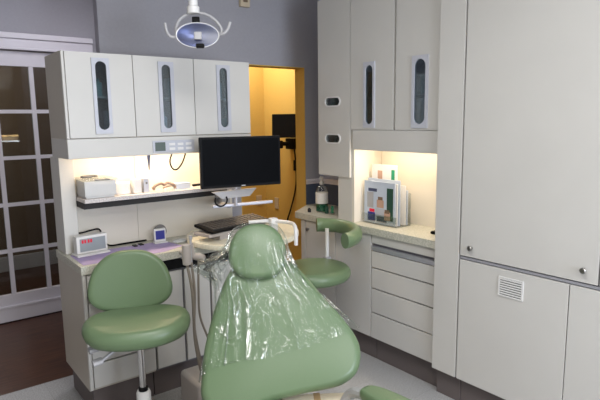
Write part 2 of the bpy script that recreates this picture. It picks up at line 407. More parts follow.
for i in range(3):
    x0, x1 = ux[i], ux[i+1]
    t = thing('wall_cabinet', names[i], 'cabinet', ((x0+x1)/2, 3.0, 1.485), 'wall cabinets of the left unit')
    b = B(); e = .0005
    b.box(x0+e, x0+.016, UF+.02, 3.12, 1.485, 1.915); b.box(x1-.016, x1-e, UF+.02, 3.12, 1.485, 1.915)
    b.box(x0+.0161, x1-.0161, UF+.02, 3.12, 1.485, 1.50); b.box(x0+.0161, x1-.0161, UF+.02, 3.12, 1.90, 1.915); b.box(x0+.0161, x1-.0161, 3.10, 3.12, 1.5, 1.9)
    b.box(x0+.0161, x1-.0161, UF+.03, 3.1, 1.69, 1.70)
    b.out('body', 'laminate_side', t)
    if i == 0:   # side stile wraps round the left end
        box(x0, x0+.015, UF-.002, UF+.0195, 1.485, 1.915, bev=.004).out('stile', 'laminate', t)
    (fx0, fx1), (hx0, hx1) = caps[i]
    dx0 = x0+.0175 if i == 0 else x0+.002
    b = B(); b.holed((dx0, x1-.002, 1.489, 1.913), (hx0-.008, hx1+.008, 1.52, 1.878), .018, (0, UF+.018, 0), (1, 0, 0), (0, 0, 1), (0, -1, 0))
    dr = b.out('door', 'laminate', t)
    capsule_y(dr, (fx0, fx1, 1.508, 1.888), (hx0, hx1, 1.528, 1.872), UF)
    # contents behind the window
    for k in range(3):
        xx = (hx0+hx1)/2-.055+k*.055; zb = 1.7002 if (k+i) % 2 else 1.5002
        hh = random.uniform(.08, .15)
        bb = B()
        if k % 2: bb.lathe([(.022, 0), (.022, hh*.75), (.009, hh*.85), (.009, hh)], (xx, 2.862, zb))
        else: bb.box(xx-.024, xx+.024, 2.84, 2.9, zb, zb+hh, bev=.003)
        nm = 'supply_bottle' if k % 2 else 'supply_box'
        tag(bb.out(nm, ['contents', 'contents2', 'white_plastic'][(k+i) % 3]), 'small %s inside %s' % ('bottle' if k % 2 else 'box', ['the leftmost', 'the middle', 'the right'][i]+' wall cabinet, seen through its rounded window'), 'bottle' if k % 2 else 'box', 'supplies inside the left wall cabinets')
# valance with the control panel
t = thing('light_valance', 'white valance strip with a small display under the left wall cabinets', 'valance', (1.25, 2.85, 1.386))
b = B(); b.box(LX0, LX1, UF-.002, UF+.016, 1.384, 1.4845, bev=.004); b.box(LX0, LX0+.016, UF+.017, 3.12, 1.384, 1.4845, bev=.002); b.box(LX1-.016, LX1, UF+.017, 3.06, 1.384, 1.4845); b.box(LX0+.017, LX1-.017, UF+.05, 3.06, 1.45, 1.4835)
b.out('rail', 'laminate', t)
cp = box(1.15, 1.40, UF-.007, UF-.0025, 1.397, 1.462, bev=.002).out('control_panel', 'frame', t)
box(1.163, 1.222, UF-.009, UF-.0071, 1.405, 1.453).out('display', 'lcd', cp)
for k in range(6):
    xx = 1.245+(k % 3)*.05; z0 = 1.433 if k < 3 else 1.408
    box(xx, xx+.035, UF-.0095, UF-.0071, z0, z0+.014, bev=.001).out('button', 'white_plastic', cp)
b = box(.85, 1.65, 2.90, 2.93, 1.436, 1.4495); b.out('light_strip', mat('warmstrip', (255, 230, 190), .5, emit=(255, 214, 150), estr=7), t)
area('niche_light', (1.25, 2.915, 1.432), (0, 0, 0), .85, .03, 3.6, (1, .80, .56))
# side column and back panel
t = thing('side_column', 'white upright column carrying the left end of the wall cabinets', 'column', (.75, 3.06, .85))
box(LX0+.004, .79, 3.02, 3.2, .8515, 1.3835, bev=.004).out('panel', 'laminate', t)
t = thing('back_panel', 'cream back panel behind the left worktop', 'panel', (1.27, 3.08, .85))
b = B(); b.box(.7905, 1.14, 3.06, 3.08, .8515, 1.3835); b.box(1.1405, 1.79, 3.056, 3.08, .8515, 1.3835)
b.out('panel', 'panel', t)
# shelf
t = thing('wall_shelf', 'narrow lit white shelf with a dark underside on the back panel', 'shelf', (1.25, 2.97, 1.16))
box(.792, 1.73, 2.87, 3.055, 1.143, 1.165, bev=.002).out('board', 'counter_light', t)
B().prism([(.792, 2.89), (1.66, 2.89), (1.72, 3.05), (.792, 3.05)], 1.110, 1.1425).out('under_rail', 'dark', t)
# base units
BF = 2.72
def base_unit(label, x0, x1, group):
    t = thing('base_cabinet', label, 'cabinet', ((x0+x1)/2, 2.95, 0), group)
    box(x0+.0005, x1-.0005, BF+.02, 3.2, .17, .805).out('body', 'laminate_side' if x0 < .8 else 'carcass', t)
    box(x0+.03 if x0 < .8 else x0+.0005, x1-.0005, BF+.07, 3.19, .0005, .1695).out('toe_kick', 'toe', t)
    return t
t = base_unit('white base cabinet with drawers at the left end, behind the green stool', LX0, 1.075, 'base cabinets of the left unit')
box(LX0, LX0+.018, BF, BF+.0195, .18, .805, bev=.003).out('stile', 'laminate', t)
for z0, z1 in ((.655, .80), (.49, .65), (.325, .485), (.185, .32)):
    dr = front_y(t, 'drawer', LX0+.02, 1.073, z0, z1, BF)
t = base_unit('white base cabinet behind the hanging hoses, below the black recess', 1.08, 1.43, 'base cabinets of the left unit')
front_y(t, 'door', 1.08, 1.252, .185, .735, BF); front_y(t, 'door', 1.262, 1.425, .185, .735, BF)
t2 = base_unit('white base cabinet behind the plastic covered dental chair, under the round worktop', 1.432, 1.79, 'base cabinets of the left unit')
front_y(t2, 'door', 1.434, 1.61, .185, .735, BF); front_y(t2, 'door', 1.612, 1.788, .185, .735, BF)
for q, x0, x1 in ((t, 1.085, 1.425), (t2, 1.437, 1.785)): box(x0, x1, BF+.003, BF+.0195, .745, .80).out('recess', 'black', q)
# worktop of left unit with the rounded peninsula
t = thing('worktop', 'grey speckled worktop of the left cabinets covered in part by lilac paper', 'worktop', (1.2, 2.95, .81))
box(LX0-.006, 1.785, BF-.012, 3.2, .806, .85, bev=.003).out('slab', 'counter', t)
t = thing('work_surface', 'cream oval work surface under the keyboard', 'work surface', (1.68, 2.72, .855))
pts = [(1.69+.36*math.cos(2*PI*k/48)+.03*math.sin(2*PI*k/48), 2.76+.35*math.sin(2*PI*k/48)) for k in range(48)]
pts = [(x, min(y, 3.05)) for x, y in pts]
B().prism(pts, .8515, .885, bev=.008).out('top', 'tray', t)
B().tube([(1.782, 2.345, .86), (1.786, 2.35, .935), (1.80, 2.38, .965), (1.828, 2.46, .967), (1.79, 2.582, .966), (1.72, 2.63, .965), (1.66, 2.65, .964)], .011).out('rail', 'white_plastic', t)
B().box(1.765, 1.815, 2.56, 2.60, .8855, .985, bev=.008).out('rail_clamp', 'white_plastic', t)
tag(B().prism([(.725, 2.735), (1.16, 2.735), (1.30, 2.80), (1.27, 2.99), (.80, 3.0), (.728, 2.99)], .8505, .8515).out('tray_paper', 'mauve'), 'lilac paper sheet laid along the front of the left worktop', 'paper')
for k, (x, y) in enumerate(((1.07, 2.95), (1.11, 2.96))):
    tag(box(x, x+.022, y, y+.04, .852, .858, bev=.002).out('clip', 'dark'), ['left', 'right'][k]+' one of two small dark clips lying on the lilac paper beside the white timer', 'clip')

# ------------------------------------------------------------------ right unit (faces -X)
RX = 2.35
def front_x(parent, name, y0, y1, z0, z1, x=RX, th=.018, m='laminate', bev=.0025):
    return box(x, x+th, y0+.002, y1-.002, z0+.002, z1-.002, bev=bev).out(name, m, parent)
def capsule_x(door, rect, cap, x):
    f = B(); f.holed(rect, cap, .008, (x, 0, 0), (0, 1, 0), (0, 0, 1), (-1, 0, 0)); f.out('window_frame', 'frame', door)
    box(x-.0005, x+.002, cap[0]-.006, cap[1]+.006, cap[2]-.006, cap[3]+.006).out('window_pane', 'tint', door)
# drawer base
t = thing('drawer_cabinet', 'white drawer cabinet below the magazines on the right', 'cabinet', (2.55, 2.05, 0), 'base cabinets of the right unit')
box(RX+.02, 2.744, 1.797, 2.308, .165, .848).out('body', 'carcass', t)
box(RX+.06, 2.744, 1.797, 2.308, .0005, .1645).out('toe_kick', 'toe', t)
front_x(t, 'top_rail', 1.797, 2.308, .79, .848)
for i, (z0, z1) in enumerate(((.636, .744), (.50, .632), (.34, .496), (.167, .336))):
    front_x(t, 'drawer', 1.797, 2.308, z0, z1)
box(RX-.002, RX+.018, 1.80, 2.306, .747, .775, bev=.002).out('grip_rail', 'alu', t)
# door base with clipped end
t = thing('base_cabinet', 'white base cabinet with a small knob behind the assistant stool', 'cabinet', (2.55, 2.65, 0), 'base cabinets of the right unit')
B().prism([(RX+.02, 2.312), (2.70, 2.312), (2.70, 3.26), (2.585, 3.26), (RX+.02, 3.02)], .165, .848).out('body', 'laminate_side', t)
B().prism([(RX+.06, 2.312), (2.69, 2.312), (2.69, 3.255), (2.6, 3.255), (RX+.06, 3.0)], .0005, .1645).out('toe_kick', 'toe', t)
front_x(t, 'stile', 2.975, 3.03, .167, .846)
dr = front_x(t, 'door', 2.65, 2.973, .167, .846)
B().lathe([(.004, 0), (.004, .012), (.012, .016), (.012, .024), (0, .027)], (RX, 2.935, .784), (-1, 0, 0), 12).out('knob', 'steel', dr)
front_x(t, 'door', 2.312, 2.648, .167, .846)
t = thing('worktop', 'speckled worktop with cut off corner under the magazines and bottle on the right', 'worktop', (2.55, 2.5, .85))
B().prism([(RX-.018, 1.797), (2.743, 1.797), (2.743, 3.272), (2.6, 3.272), (RX-.018, 3.075)], .8485, .895, bev=.003).out('slab', 'counter', t)
# wall cabinets on the right
WCZ = 2.34
def rcab(label, y0, y1, z0, group='wall cabinets of the right unit'):
    t = thing('wall_cabinet', label, 'cabinet', (2.55, (y0+y1)/2, z0), group)
    b = B(); e = .0005; X0 = RX+.02; X1 = 2.744
    b.box(X0, X1, y0+e, y0+.016, z0, WCZ); b.box(X0, X1, y1-.016, y1-e, z0, WCZ)
    b.box(X0, X1, y0+.0161, y1-.0161, z0, z0+.016); b.box(X0, X1, y0+.0161, y1-.0161, WCZ-.016, WCZ); b.box(X1-.02, X1, y0+.0161, y1-.0161, z0+.0161, WCZ-.0161)
    zs = z0+.19 if z0 > 1.4 else 1.555
    b.box(X0+.01, X1-.021, y0+.0161, y1-.0161, zs, zs+.012)
    b.out('body', 'laminate_side', t); return t, zs+.012
def fill(y, z, h, kind, m, label):
    bb = B()
    if kind == 'supply_bottle': bb.lathe([(.022, 0), (.022, h*.7), (.009, h*.82), (.009, h)], (2.41, y, z+.0003))
    else: bb.box(2.385, 2.44, y-.022, y+.022, z+.0003, z+h, bev=.003)
    tag(bb.out(kind, m), label, kind.split('_')[1], 'supplies inside the right wall cabinets')
t, zs = rcab('narrow white wall cabinet with two small oval windows above the pump bottle', 2.505, 2.82, 1.19)
b = B(); ov = [(2.592, 2.748, 1.648, 1.712), (2.592, 2.748, 1.406, 1.470)]
b.holed((2.507, 2.818, 1.56, WCZ), (2.600, 2.740, 1.655, 1.706), .018, (RX+.018, 0, 0), (0, 1, 0), (0, 0, 1), (-1, 0, 0))
b.holed((2.507, 2.818, 1.19, 1.5599), (2.600, 2.740, 1.413, 1.464), .018, (RX+.018, 0, 0), (0, 1, 0), (0, 0, 1), (-1, 0, 0))
dr = b.out('front_panel', 'laminate', t)
for o4 in ov:
    # capsule-shaped frame
    f = B(); cu = (o4[0]+o4[1])/2; cv = (o4[2]+o4[3])/2; L1 = []; L2 = []
    for k in range(40):
        a = 2*PI*k/40; sx = .045 if math.cos(a) > 0 else -.045
        L1.append((cu+sx+.033*math.cos(a), cv+.033*math.sin(a))); L2.append((cu+sx+.025*math.cos(a), cv+.025*math.sin(a)))
    bb = f.bm
    def vv(Lp, d): return [bb.verts.new((RX-d, x, y)) for x, y in Lp]
    a_, c_, d_, e_ = vv(L1, .0005), vv(L1, .006), vv(L2, .006), vv(L2, .0005)
    for p, q in ((a_, c_), (c_, d_), (d_, e_), (e_, a_)):
        for i in range(40): bb.faces.new((p[i], p[(i+1) % 40], q[(i+1) % 40], q[i]))
    bmesh.ops.recalc_face_normals(bb, faces=bb.faces)
    f.out('window_frame', 'white_plastic', dr)
    box(RX+.0005, RX+.003, cu-.066, cu+.066, cv-.026, cv+.026).out('window_pane', 'glass', dr)
for zc, q in ((1.567, 0), (1.2063, 1)):
    for k in range(2):
        fill(2.64+k*.07, zc, .15 if q == 0 else .26, ['supply_bottle', 'supply_box'][(k+q) % 2], ['darkgreen', 'contents2', 'contents'][(k+q) % 3],
             'item behind the %s oval window of the narrow wall cabinet' % ['upper', 'lower'][q])
t, zs = rcab('white wall cabinet with slim rounded window, left one above the magazines', 2.130, 2.503, 1.497)
b = B(); b.holed((2.139, 2.500, 1.499, WCZ), (2.292, 2.371, 1.527, 1.893), .018, (RX+.018, 0, 0), (0, 1, 0), (0, 0, 1), (-1, 0, 0)); dr = b.out('door', 'laminate', t)
capsule_x(dr, (2.285, 2.380, 1.511, 1.905), (2.300, 2.363, 1.533, 1.885), RX)
fill(2.33, zs, .12, 'supply_bottle', 'darkgreen', 'dark bottle on the shelf behind the window of the left tall wall cabinet')
fill(2.33, 1.5135, .11, 'supply_bottle', 'contents', 'pale bottle at the bottom behind the window of the left tall wall cabinet')
t, zs = rcab('tall white wall cabinet with rounded window, next to the full height cabinet', 1.797, 2.128, 1.497)
b = B(); b.holed((1.799, 2.122, 1.499, WCZ), (1.894, 1.990, 1.527, 1.893), .018, (RX+.018, 0, 0), (0, 1, 0), (0, 0, 1), (-1, 0, 0)); dr = b.out('door', 'laminate', t)
capsule_x(dr, (1.886, 1.998, 1.511, 1.905), (1.903, 1.981, 1.533, 1.885), RX)
fill(1.95, zs, .1, 'supply_box', 'contents2', 'pale green box on the shelf behind the window of the right tall wall cabinet')
fill(1.94, 1.5135, .11, 'supply_box', 'box_beige', 'beige box at the bottom behind the window of the right tall wall cabinet')
# niche
t = thing('light_valance', 'white valance strip under the tall wall cabinets above the magazines', 'valance', (2.36, 2.15, 1.375))
b = B(); b.box(RX+.001, RX+.018, 1.799, 2.482, 1.372, 1.4965, bev=.002); b.box(RX+.019, 2.62, 1.799, 2.482, 1.45, 1.4965)
b.out('rail', 'laminate', t)
box(RX+.06, RX+.09, 1.9, 2.4, 1.437, 1.4495).out('light_strip', mat('warmstrip_right', (255, 230, 190), .5, emit=(255, 220, 165), estr=7), t)
area('niche_light', (RX+.085, 2.12, 1.432), (0, 0, 0), .03, .55, 2.6, (1, .84, .62))
t = thing('niche_panel', 'cream panels lining the lit niche behind the magazines', 'panel', (2.6, 2.15, .895))
box(2.62, 2.64, 1.799, 2.483, .8955, 1.4965).out('back_panel', 'panel', t)
box(RX+.02, 2.743, 2.484, 2.504, .8955, 1.4965).out('side_panel', 'panel', t)
t = thing('corner_panel', 'white upright panel between the soap bottle and the magazine niche', 'panel', (2.38, 2.56, .895))
box(RX+.019, 2.60, 2.505, 2.64, .8955, 1.1895, bev=.003).out('panel', 'laminate', t)
# full-height cabinet
TX = 2.32; TZ = 2.6
t = thing('tall_cabinet', 'full height white cabinet with two knobs and a vent grille at the right', 'cabinet', (2.53, 1.2, 0))
box(TX+.02, 2.744, .2, 1.795, .16, TZ).out('body', 'carcass', t)
box(TX+.055, 2.744, .2, 1.635, .0005, .1595).out('toe_kick', 'toe', t)
box(TX+.05, 2.744, 1.638, 1.795, .0005, .1595).out('toe_kick', 'toe', t)
b = B(); b.box(TX, TX+.0195, 1.640, 1.795, .162, TZ, bev=.002); b.out('filler_panel', 'laminate', t)
up = box(TX, TX+.018, .945, 1.631, .851, TZ, bev=.0025).out('door', 'laminate', t)
box(TX, TX+.018, .25, .937, .851, TZ, bev=.0025).out('door', 'laminate', t)
for y, z in ((1.56, .902), (.999, .909)):
    B().lathe([(.005, 0), (.005, .012), (.013, .016), (.014, .024), (.010, .028), (0, .029)], (TX, y, z), (-1, 0, 0), 16).out('knob', 'steel', up)
box(TX+.006, TX+.0195, .25, 1.631, .833, .845).out('divider_strip', 'alu', t)
lo = box(TX, TX+.018, 1.062, 1.631, .162, .828, bev=.0025).out('door', 'laminate', t)
box(TX, TX+.018, .46, 1.058, .162, .828, bev=.0025).out('door', 'laminate', t)
box(TX-.0012, TX-.0002, 1.275, 1.399, .697, .789).out('vent_backing', 'dark', lo)  # dark sheet standing in for the shade between the slats
g = B(); g.box(TX-.006, TX-.0003, 1.272, 1.402, .694, .701, bev=.001); g.box(TX-.005, TX-.0003, 1.272, 1.402, .785, .792, bev=.001)
g.box(TX-.005, TX-.0003, 1.272, 1.280, .7011, .7849); g.box(TX-.005, TX-.0003, 1.394, 1.402, .7011, .7849)
for k in range(7):
    z = .706+k*.0118
    g.box(TX-.005, TX-.0013, 1.2801, 1.3939, z, z+.0068)
g.out('vent_grille', 'white_plastic', lo)

# ------------------------------------------------------------------ cushion outlines
def superell(rx, ry, n=48, e=2.3, f=None):
    L = []
    for k in range(n):
        a = 2*PI*k/n; c, s = math.cos(a), math.sin(a)
        x = rx*math.copysign(abs(c)**(2/e), c); y = ry*math.copysign(abs(s)**(2/e), s)
        if f: x, y = f(x, y)
        L.append((x, y))
    return L

# ------------------------------------------------------------------ operator stool (left)
def star_base(t, z0=.035, R0=.28, m='grey_plastic'):
    b = B(); b.lathe([(.04, z0+.03), (.045, z0+.075), (.035, z0+.11), (.028, z0+.115)], n=20)
    for k in range(5):
        a = 2*PI*k/5+.3
        b.tube([(.03*math.cos(a), .03*math.sin(a), z0+.07), (R0*math.cos(a), R0*math.sin(a), z0+.045)], .02, smooth=False)
    sb = b.out('star_base', m, t, world=False)
    for k in range(5):
        a = 2*PI*k/5+.3; c = V((R0*math.cos(a), R0*math.sin(a), .025))
        B().lathe([(.0, -.012), (.025, -.012), (.025, .012), (0, .012)], c, (math.sin(a), -math.cos(a), 0), 16).out('caster', 'dark', t, world=False)
sx, sy = .862, 2.375
t = thing('operator_stool', 'green vinyl stool with a wide rounded backrest in front of the left cabinets', 'stool', (sx, sy, 0), rot=(0, 0, R(-20)))
star_base(t, R0=.24)
B().lathe([(.022, .15), (.022, .297)], n=20).out('cylinder_cover', 'black', t, world=False)
b = B(); b.lathe([(.03, .155), (.036, .16), (.034, .27), (.03, .28)], n=16); b.out('column_sleeve', 'white_plastic', t, world=False)
B().lathe([(.016, .2975), (.016, .535)], n=20).out('gas_column', 'chrome', t, world=False)
b = B(); b.box(-.09, .09, -.07, .09, .537, .552, bev=.004); b.box(-.03, .03, .05, .2, .539, .550, bev=.003); m_ = b.out('mechanism', 'grey_plastic', t, world=False)
for (a, e) in (((-.05, -.02, .53), (-.17, -.08, .495)), ((-.05, .03, .53), (-.19, .0, .525))):
    b = B(); b.tube([a, ((a[0]+e[0])/2, (a[1]+e[1])/2, a[2]-.006), e], .008); b.tube([e, (e[0]-.04, e[1]-.012, e[2]-.006)], .016, flat=1.4, smooth=False)
    b.out('lever', 'grey_plastic', m_, world=False)
seat = superell(.243, .185, e=2.3, f=lambda x, y: (x*(1-.10*(y/.2)), y))
B().pillow(seat, .042, .048, .042, dome=.006, mtx=Matrix.Translation((-.008, 0, .603)), fn=lambda c: V((c.x, c.y, c.z+.02*abs(c.x/.23)**2*(1 if c.y > -.1 else .5)-.012*max(0, -c.y/.2)))).out('seat', 'vinyl', t, world=False)
# backrest: upright D shape
bo = superell(.212, .155, n=56, e=2.5, f=lambda x, y: (x*(1-.17*(y/.155+.4)), y))
mt = Matrix.Translation((-.03, .205, .775)) @ Matrix.Rotation(R(90-8), 4, 'X')
B().pillow(bo, .026, .028, .026, dome=.004, mtx=mt, fn=lambda c: V((c.x, c.y, c.z+.5*c.x*c.x))).out('backrest', 'vinyl', t, world=False)
B().tube([(0, .17, .545), (0, .245, .56), (0, .258, .64), (0, .25, .74)], .014, flat=1.6).out('back_bar', 'grey_plastic', t, world=False)

# ------------------------------------------------------------------ assistant stool (right)
t = thing('assistant_stool', 'green stool with a curved padded torso bar by the right cabinets', 'stool', (2.00, 2.45, 0))
star_base(t, R0=.24)
B().lathe([(.028, .15), (.03, .32)], n=20).out('column_sleeve', 'black', t, world=False)
B().lathe([(.016, .3205), (.016, .575)], n=20).out('gas_column', 'chrome', t, world=False)
B().box(-.08, .08, -.08, .08, .576, .59, bev=.004).out('mechanism', 'white_plastic', t, world=False)
B().pillow(superell(.225, .215, e=2.1), .04, .045, .04, dome=.008, mtx=Matrix.Translation((0, 0, .632))).out('seat', 'vinyl', t, world=False)
b = B(); b.tube([(.03, .03, .582), (.17, .11, .582), (.225, .14, .62), (.225, .14, .86)], .013, smooth=False); b.out('arm_post', 'white_plastic', t, world=False)
b = B(); b.box(.205, .245, .12, .16, .63, .67, bev=.005); b.out('post_clamp', 'grey_plastic', t, world=False)

# ------------------------------------------------------------------ dental chair
P0 = V((1.178, 1.64, .47)); CW = V((.824, -.566, 0)); CV_ = V((.308, .449, .839)); CN = CW.cross(CV_)
if CN.y > 0: CN = -CN
def ch(s, u, n=0): return P0+CW*s+CV_*u+CN*n
CM = Matrix((CW, CV_, CN)).transposed().to_4x4(); CM.translation = P0
t = thing('dental_chair', 'green dental patient chair in the foreground with plastic over its back', 'dental chair', (1.12, 1.5, 0))
def smoothloop(L, k=5):
    n = len(L); out = []
    for i in range(n):
        p0, p1, p2, p3 = [V(L[(i+j-1) % n]) for j in range(4)]
        for q in range(k):
            u = q/k; out.append(tuple(.5*((2*p1)+(p2-p0)*u+(2*p0-5*p1+4*p2-p3)*u*u+(3*p1-p0-3*p2+p3)*u**3)))
    return out
outl = [(-.10, -.045), (-.20, -.085), (-.29, -.075), (-.335, -.01), (-.338, .07), (-.327, .199), (-.279, .389), (-.236, .50), (-.18, .575), (-.10, .60), (-.015, .585),
        (.079, .515), (.178, .39), (.270, .275), (.318, .185), (.320, .115), (.298, .062), (.255, .028), (.20, .009), (.061, -.012)]
B().pillow(smoothloop(outl), .034, .036, .034, dome=.012, domed=.01, mtx=CM).out('backrest', 'vinyl', t)
hr = [(-.104+x, .588+y) for x, y in superell(.126, .128, e=2.3, f=lambda x, y: (x*(1-.08*y/.13), y))]
B().pillow(hr, .024, .026, .026, dome=.008, mtx=CM @ Matrix.Translation((0, 0, .055)), fn=lambda c: V((c.x, c.y, c.z))).out('headrest', 'vinyl', t)
# plastic cover: closed bag over headrest and upper backrest
rows = [(.724, -.104, .03, .05), (.718, -.104, .075, .065), (.70, -.104, .108, .09), (.665, -.104, .130, .102), (.61, -.105, .142, .104), (.56, -.107, .160, .100), (.52, -.110, .180, .092), (.47, -.095, .192, .078),
        (.42, -.08, .212, .062), (.37, -.05, .242, .054), (.31, -.035, .272, .050), (.25, -.02, .302, .050), (.20, -.012, .325, .050), (.155, -.008, .340, .050)]
fb = bmesh.new(); uvl = fb.loops.layers.uv.new('UVMap'); NC = 160; RR = []
rs = []
for i in range(len(rows)-1):
    for q in range(4):
        f_ = q/4; rs.append([rows[i][j]*(1-f_)+rows[i+1][j]*f_ for j in range(4)])
rs.append(list(rows[-1]))
random.seed(3)
ph = [random.uniform(0, 6.28) for _ in range(12)]
for i, (u, c, hw, nf) in enumerate(rs):
    ring = []
    T = i/(len(rs)-1)
    for k in range(NC):
        a = 2*PI*k/NC; cx = math.copysign(abs(math.cos(a))**.7, math.cos(a)); sn = math.copysign(abs(math.sin(a))**.6, math.sin(a))
        wr = sum(math.sin(a*m_+ph[j]+T*2.5*math.sin(ph[j]))*am for j, (m_, am) in enumerate(((9, .004), (17, .0035), (29, .003), (43, .002))))*(.4+1.0*math.sin(PI*min(1, T*1.1)))
        s_ = c+hw*cx*(1+wr*3)
        n_ = (nf if sn > 0 else .05)*sn+wr+.006*sn
        # flare of loose film at the neck, left side
        fl = math.exp(-((u-.54)/.05)**2)*max(0, -cx)**5*.075; s_ -= fl*(1+.6*math.sin(k*1.3+i))
        hem = 0 if T < 1 else .012*math.sin(a*3+1)+.006*math.sin(a*7)
        ring.append(fb.verts.new(ch(s_, u+hem+.25*s_*max(0, (T-.45)/.55)**1.3, n_)))
    RR.append(ring)
for i in range(len(RR)-1):
    for k in range(NC):
        j = (k+1) % NC; f = fb.faces.new((RR[i][k], RR[i][j], RR[i+1][j], RR[i+1][k]))
        for lp, (uu, vv_) in zip(f.loops, ((k, i), (k+1, i), (k+1, i+1), (k, i+1))): lp[uvl].uv = (uu/NC, vv_/len(RR))
fb.faces.new(RR[0])
bmesh.ops.recalc_face_normals(fb, faces=fb.faces)
bmesh.ops.transform(fb, matrix=Matrix.Translation((-1.12, -1.5, 0)), verts=fb.verts)
me = bpy.data.meshes.new('plastic_cover'); fb.to_mesh(me); fb.free(); me.materials.append(M['film'])
me.polygons.foreach_set('use_smooth', [True]*len(me.polygons))
o = bpy.data.objects.new('plastic_cover', me); COL.objects.link(o); o.parent = t; o['label'] = 'crinkled clear plastic cover over headrest and upper back'
# lower parts
b = B(); b.box(-.25, .25, -.62, .15, -.06, .035, bev=.03, seg=4, mtx=Matrix.Translation((1.13, 1.52, .37)) @ Matrix.Rotation(R(-34), 4, 'Z')); b.out('seat', 'vinyl', t)
B().box(.70, 1.20, 1.2, 1.7, .10, .30, bev=.03, seg=3).out('pedestal', 'beige_plastic', t)
b = B(); b.box(.72, 1.28, 1.15, 1.85, .0005, .035, bev=.01); b.box(1.15, 1.28, 1.851, 2.26, .0005, .035, bev=.01); b.out('base_plate', 'grey_plastic', t)
b = B(); b.tube([(1.1, 1.60, .25), (1.2, 1.72, .40), (1.24, 1.76, .52)], .04, flat=2); b.out('back_support', 'beige_plastic', t)
# utility box at rear of the base with hose collar
t2 = thing('utility_box', 'beige floor box at the foot of the hanging hoses', 'box', (1.2, 2.48, .036))
b = B(); b.box(1.15, 1.30, 2.36, 2.60, .0005, .21, bev=.025, seg=3); b.out('housing', 'beige_plastic', t2)
b = B(); b.lathe([(.05, .0), (.05, .012)], (1.215, 2.315, .06), n=24); b.lathe([(.045, -.059), (.045, .12)], (1.215, 2.315, .06), n=24); b.out('post', 'beige_plastic', t2)
b = B(); b.lathe([(.047, 0), (.047, .008)], (1.215, 2.315, .12), n=24); b.lathe([(.047, 0), (.047, .008)], (1.215, 2.315, .14), n=24); b.out('collar', 'black', t2)

# ------------------------------------------------------------------ assistant's instrument holder and hoses
t = thing('instrument_holder', 'beige suction handpiece holder with hanging hoses beside the operator stool', 'instrument holder', (1.19, 2.45, .9))
b = B(); b.box(1.13, 1.24, 2.44, 2.47, .87, .885, bev=.004); b.tube([(1.19, 2.47, .875), (1.21, 2.60, .86), (1.25, 2.715, .84)], .012); b.out('bracket', 'grey_plastic', t)
b = B(); b.lathe([(.010, -.055), (.021, -.05), (.023, -.02), (.021, -.012), (.023, 0), (.022, .05), (.014, .055), (.012, .052)], (1.147, 2.43, .895)); b.out('suction_handle', 'beige_plastic', t)
b = B(); b.lathe([(.012, -.03), (.017, -.028), (.018, .03), (.014, .036), (0, .034)], (1.205, 2.42, .875), (.6, -.75, -.1)); b.lathe([(.008, 0), (.008, .075)], (1.185, 2.43, .875), (-.1, 0, 1)); b.out('handpiece', 'beige_plastic', t)
b = B(); b.lathe([(.006, -.05), (.006, .07), (.010, .072), (.010, .09), (0, .092)], (1.172, 2.43, .90)); b.out('syringe', 'grey_plastic', t)
for (pts, r) in (([(1.147, 2.43, .845), (1.155, 2.40, .70), (1.158, 2.40, .45), (1.19, 2.42, .28), (1.215, 2.44, .2105)], .008),
                 ([(1.172, 2.43, .85), (1.168, 2.40, .70), (1.168, 2.42, .50), (1.205, 2.44, .30), (1.225, 2.46, .2105)], .007),
                 ([(1.21, 2.425, .86), (1.20, 2.42, .70), (1.208, 2.43, .55), (1.25, 2.42, .40), (1.262, 2.45, .30), (1.25, 2.47, .2105)], .006)):
    B().tube(pts, r, n=8).out('hose', 'hose', t)

# ------------------------------------------------------------------ exam light
HC = V((1.245, 2.40, 1.975)); k5 = .00502
t = thing('exam_light', 'ceiling hung dental exam light with curved handles above the left cabinets', 'lamp', HC, rot=(R(90-12), 0, R(-30)))
t.scale = (.92, .92, .92)
b = B(); b.lathe([(0, -.035), (.05, -.03), (.09, -.016), (.108, .0), (.112, .006), (.106, .006), (.085, -.008), (.045, -.02), (0, -.024)], n=40, sy=.60); b.out('reflector', 'reflector_metal', t, world=False)
lens = glassmat('lens', (215, 220, 235), .5, .25, .4)
b = B(); b.lathe([(0, .012), (.06, .010), (.107, .0065), (.107, .0055), (0, .0055)], n=40, sy=.60); b.out('lens', lens, t, world=False)
b = B(); b.lathe([(.110, .004), (.113, .006), (.112, .010), (.108, .009), (.110, .004)], n=40, sy=.61, loop=True); b.out('rim', 'white_plastic', t, world=False)
b = B(); b.box(-.018, .022, -.03, .012, .014, .03, bev=.005); b.out('bulb_shield', 'grey_plastic', t, world=False)
b = B(); b.box(-.010, .034, -.070, -.050, .0, .03, bev=.006); b.out('bottom_knob', 'black', t, world=False)
pts = [(-.108, .01, -.02), (-.112, .05, -.02), (-.085, .10, -.02), (-.03, .128, -.02), (.035, .126, -.02), (.09, .095, -.02), (.125, .045, -.02), (.118, .012, -.02)]
b = B(); b.tube(pts, .008, n=10); b.out('yoke', 'grey_plastic', t, world=False)
b = B(); b.tube([(-.108, -.005, -.01), (-.14, -.006, .0), (-.158, .02, .0), (-.166, .065, .0)], .0075); b.out('handle', 'grey_plastic', t, world=False)
b = B(); b.tube([(.108, .012, -.01), (.135, .012, .0), (.158, .035, .0), (.172, .075, .0)], .0075); b.out('handle', 'grey_plastic', t, world=False)
b = B(); b.box(-.028, .012, .065, .105, -.04, .0, bev=.005); b.out('pivot_block', 'black', t, world=False)
b = B(); b.box(-.012, .0, .04, .14, -.055, -.03, bev=.005); b.bm.free()
b = B(); b.lathe([(.030, 0), (.030, .03), (.022, .035), (.022, .20), (.022, CEIL-2.08-.03), (.06, CEIL-2.08-.028), (.06, CEIL-2.08-.002)], (HC.x-.008, HC.y+.02, 2.08)); b.out('pole', 'white_plastic', t)

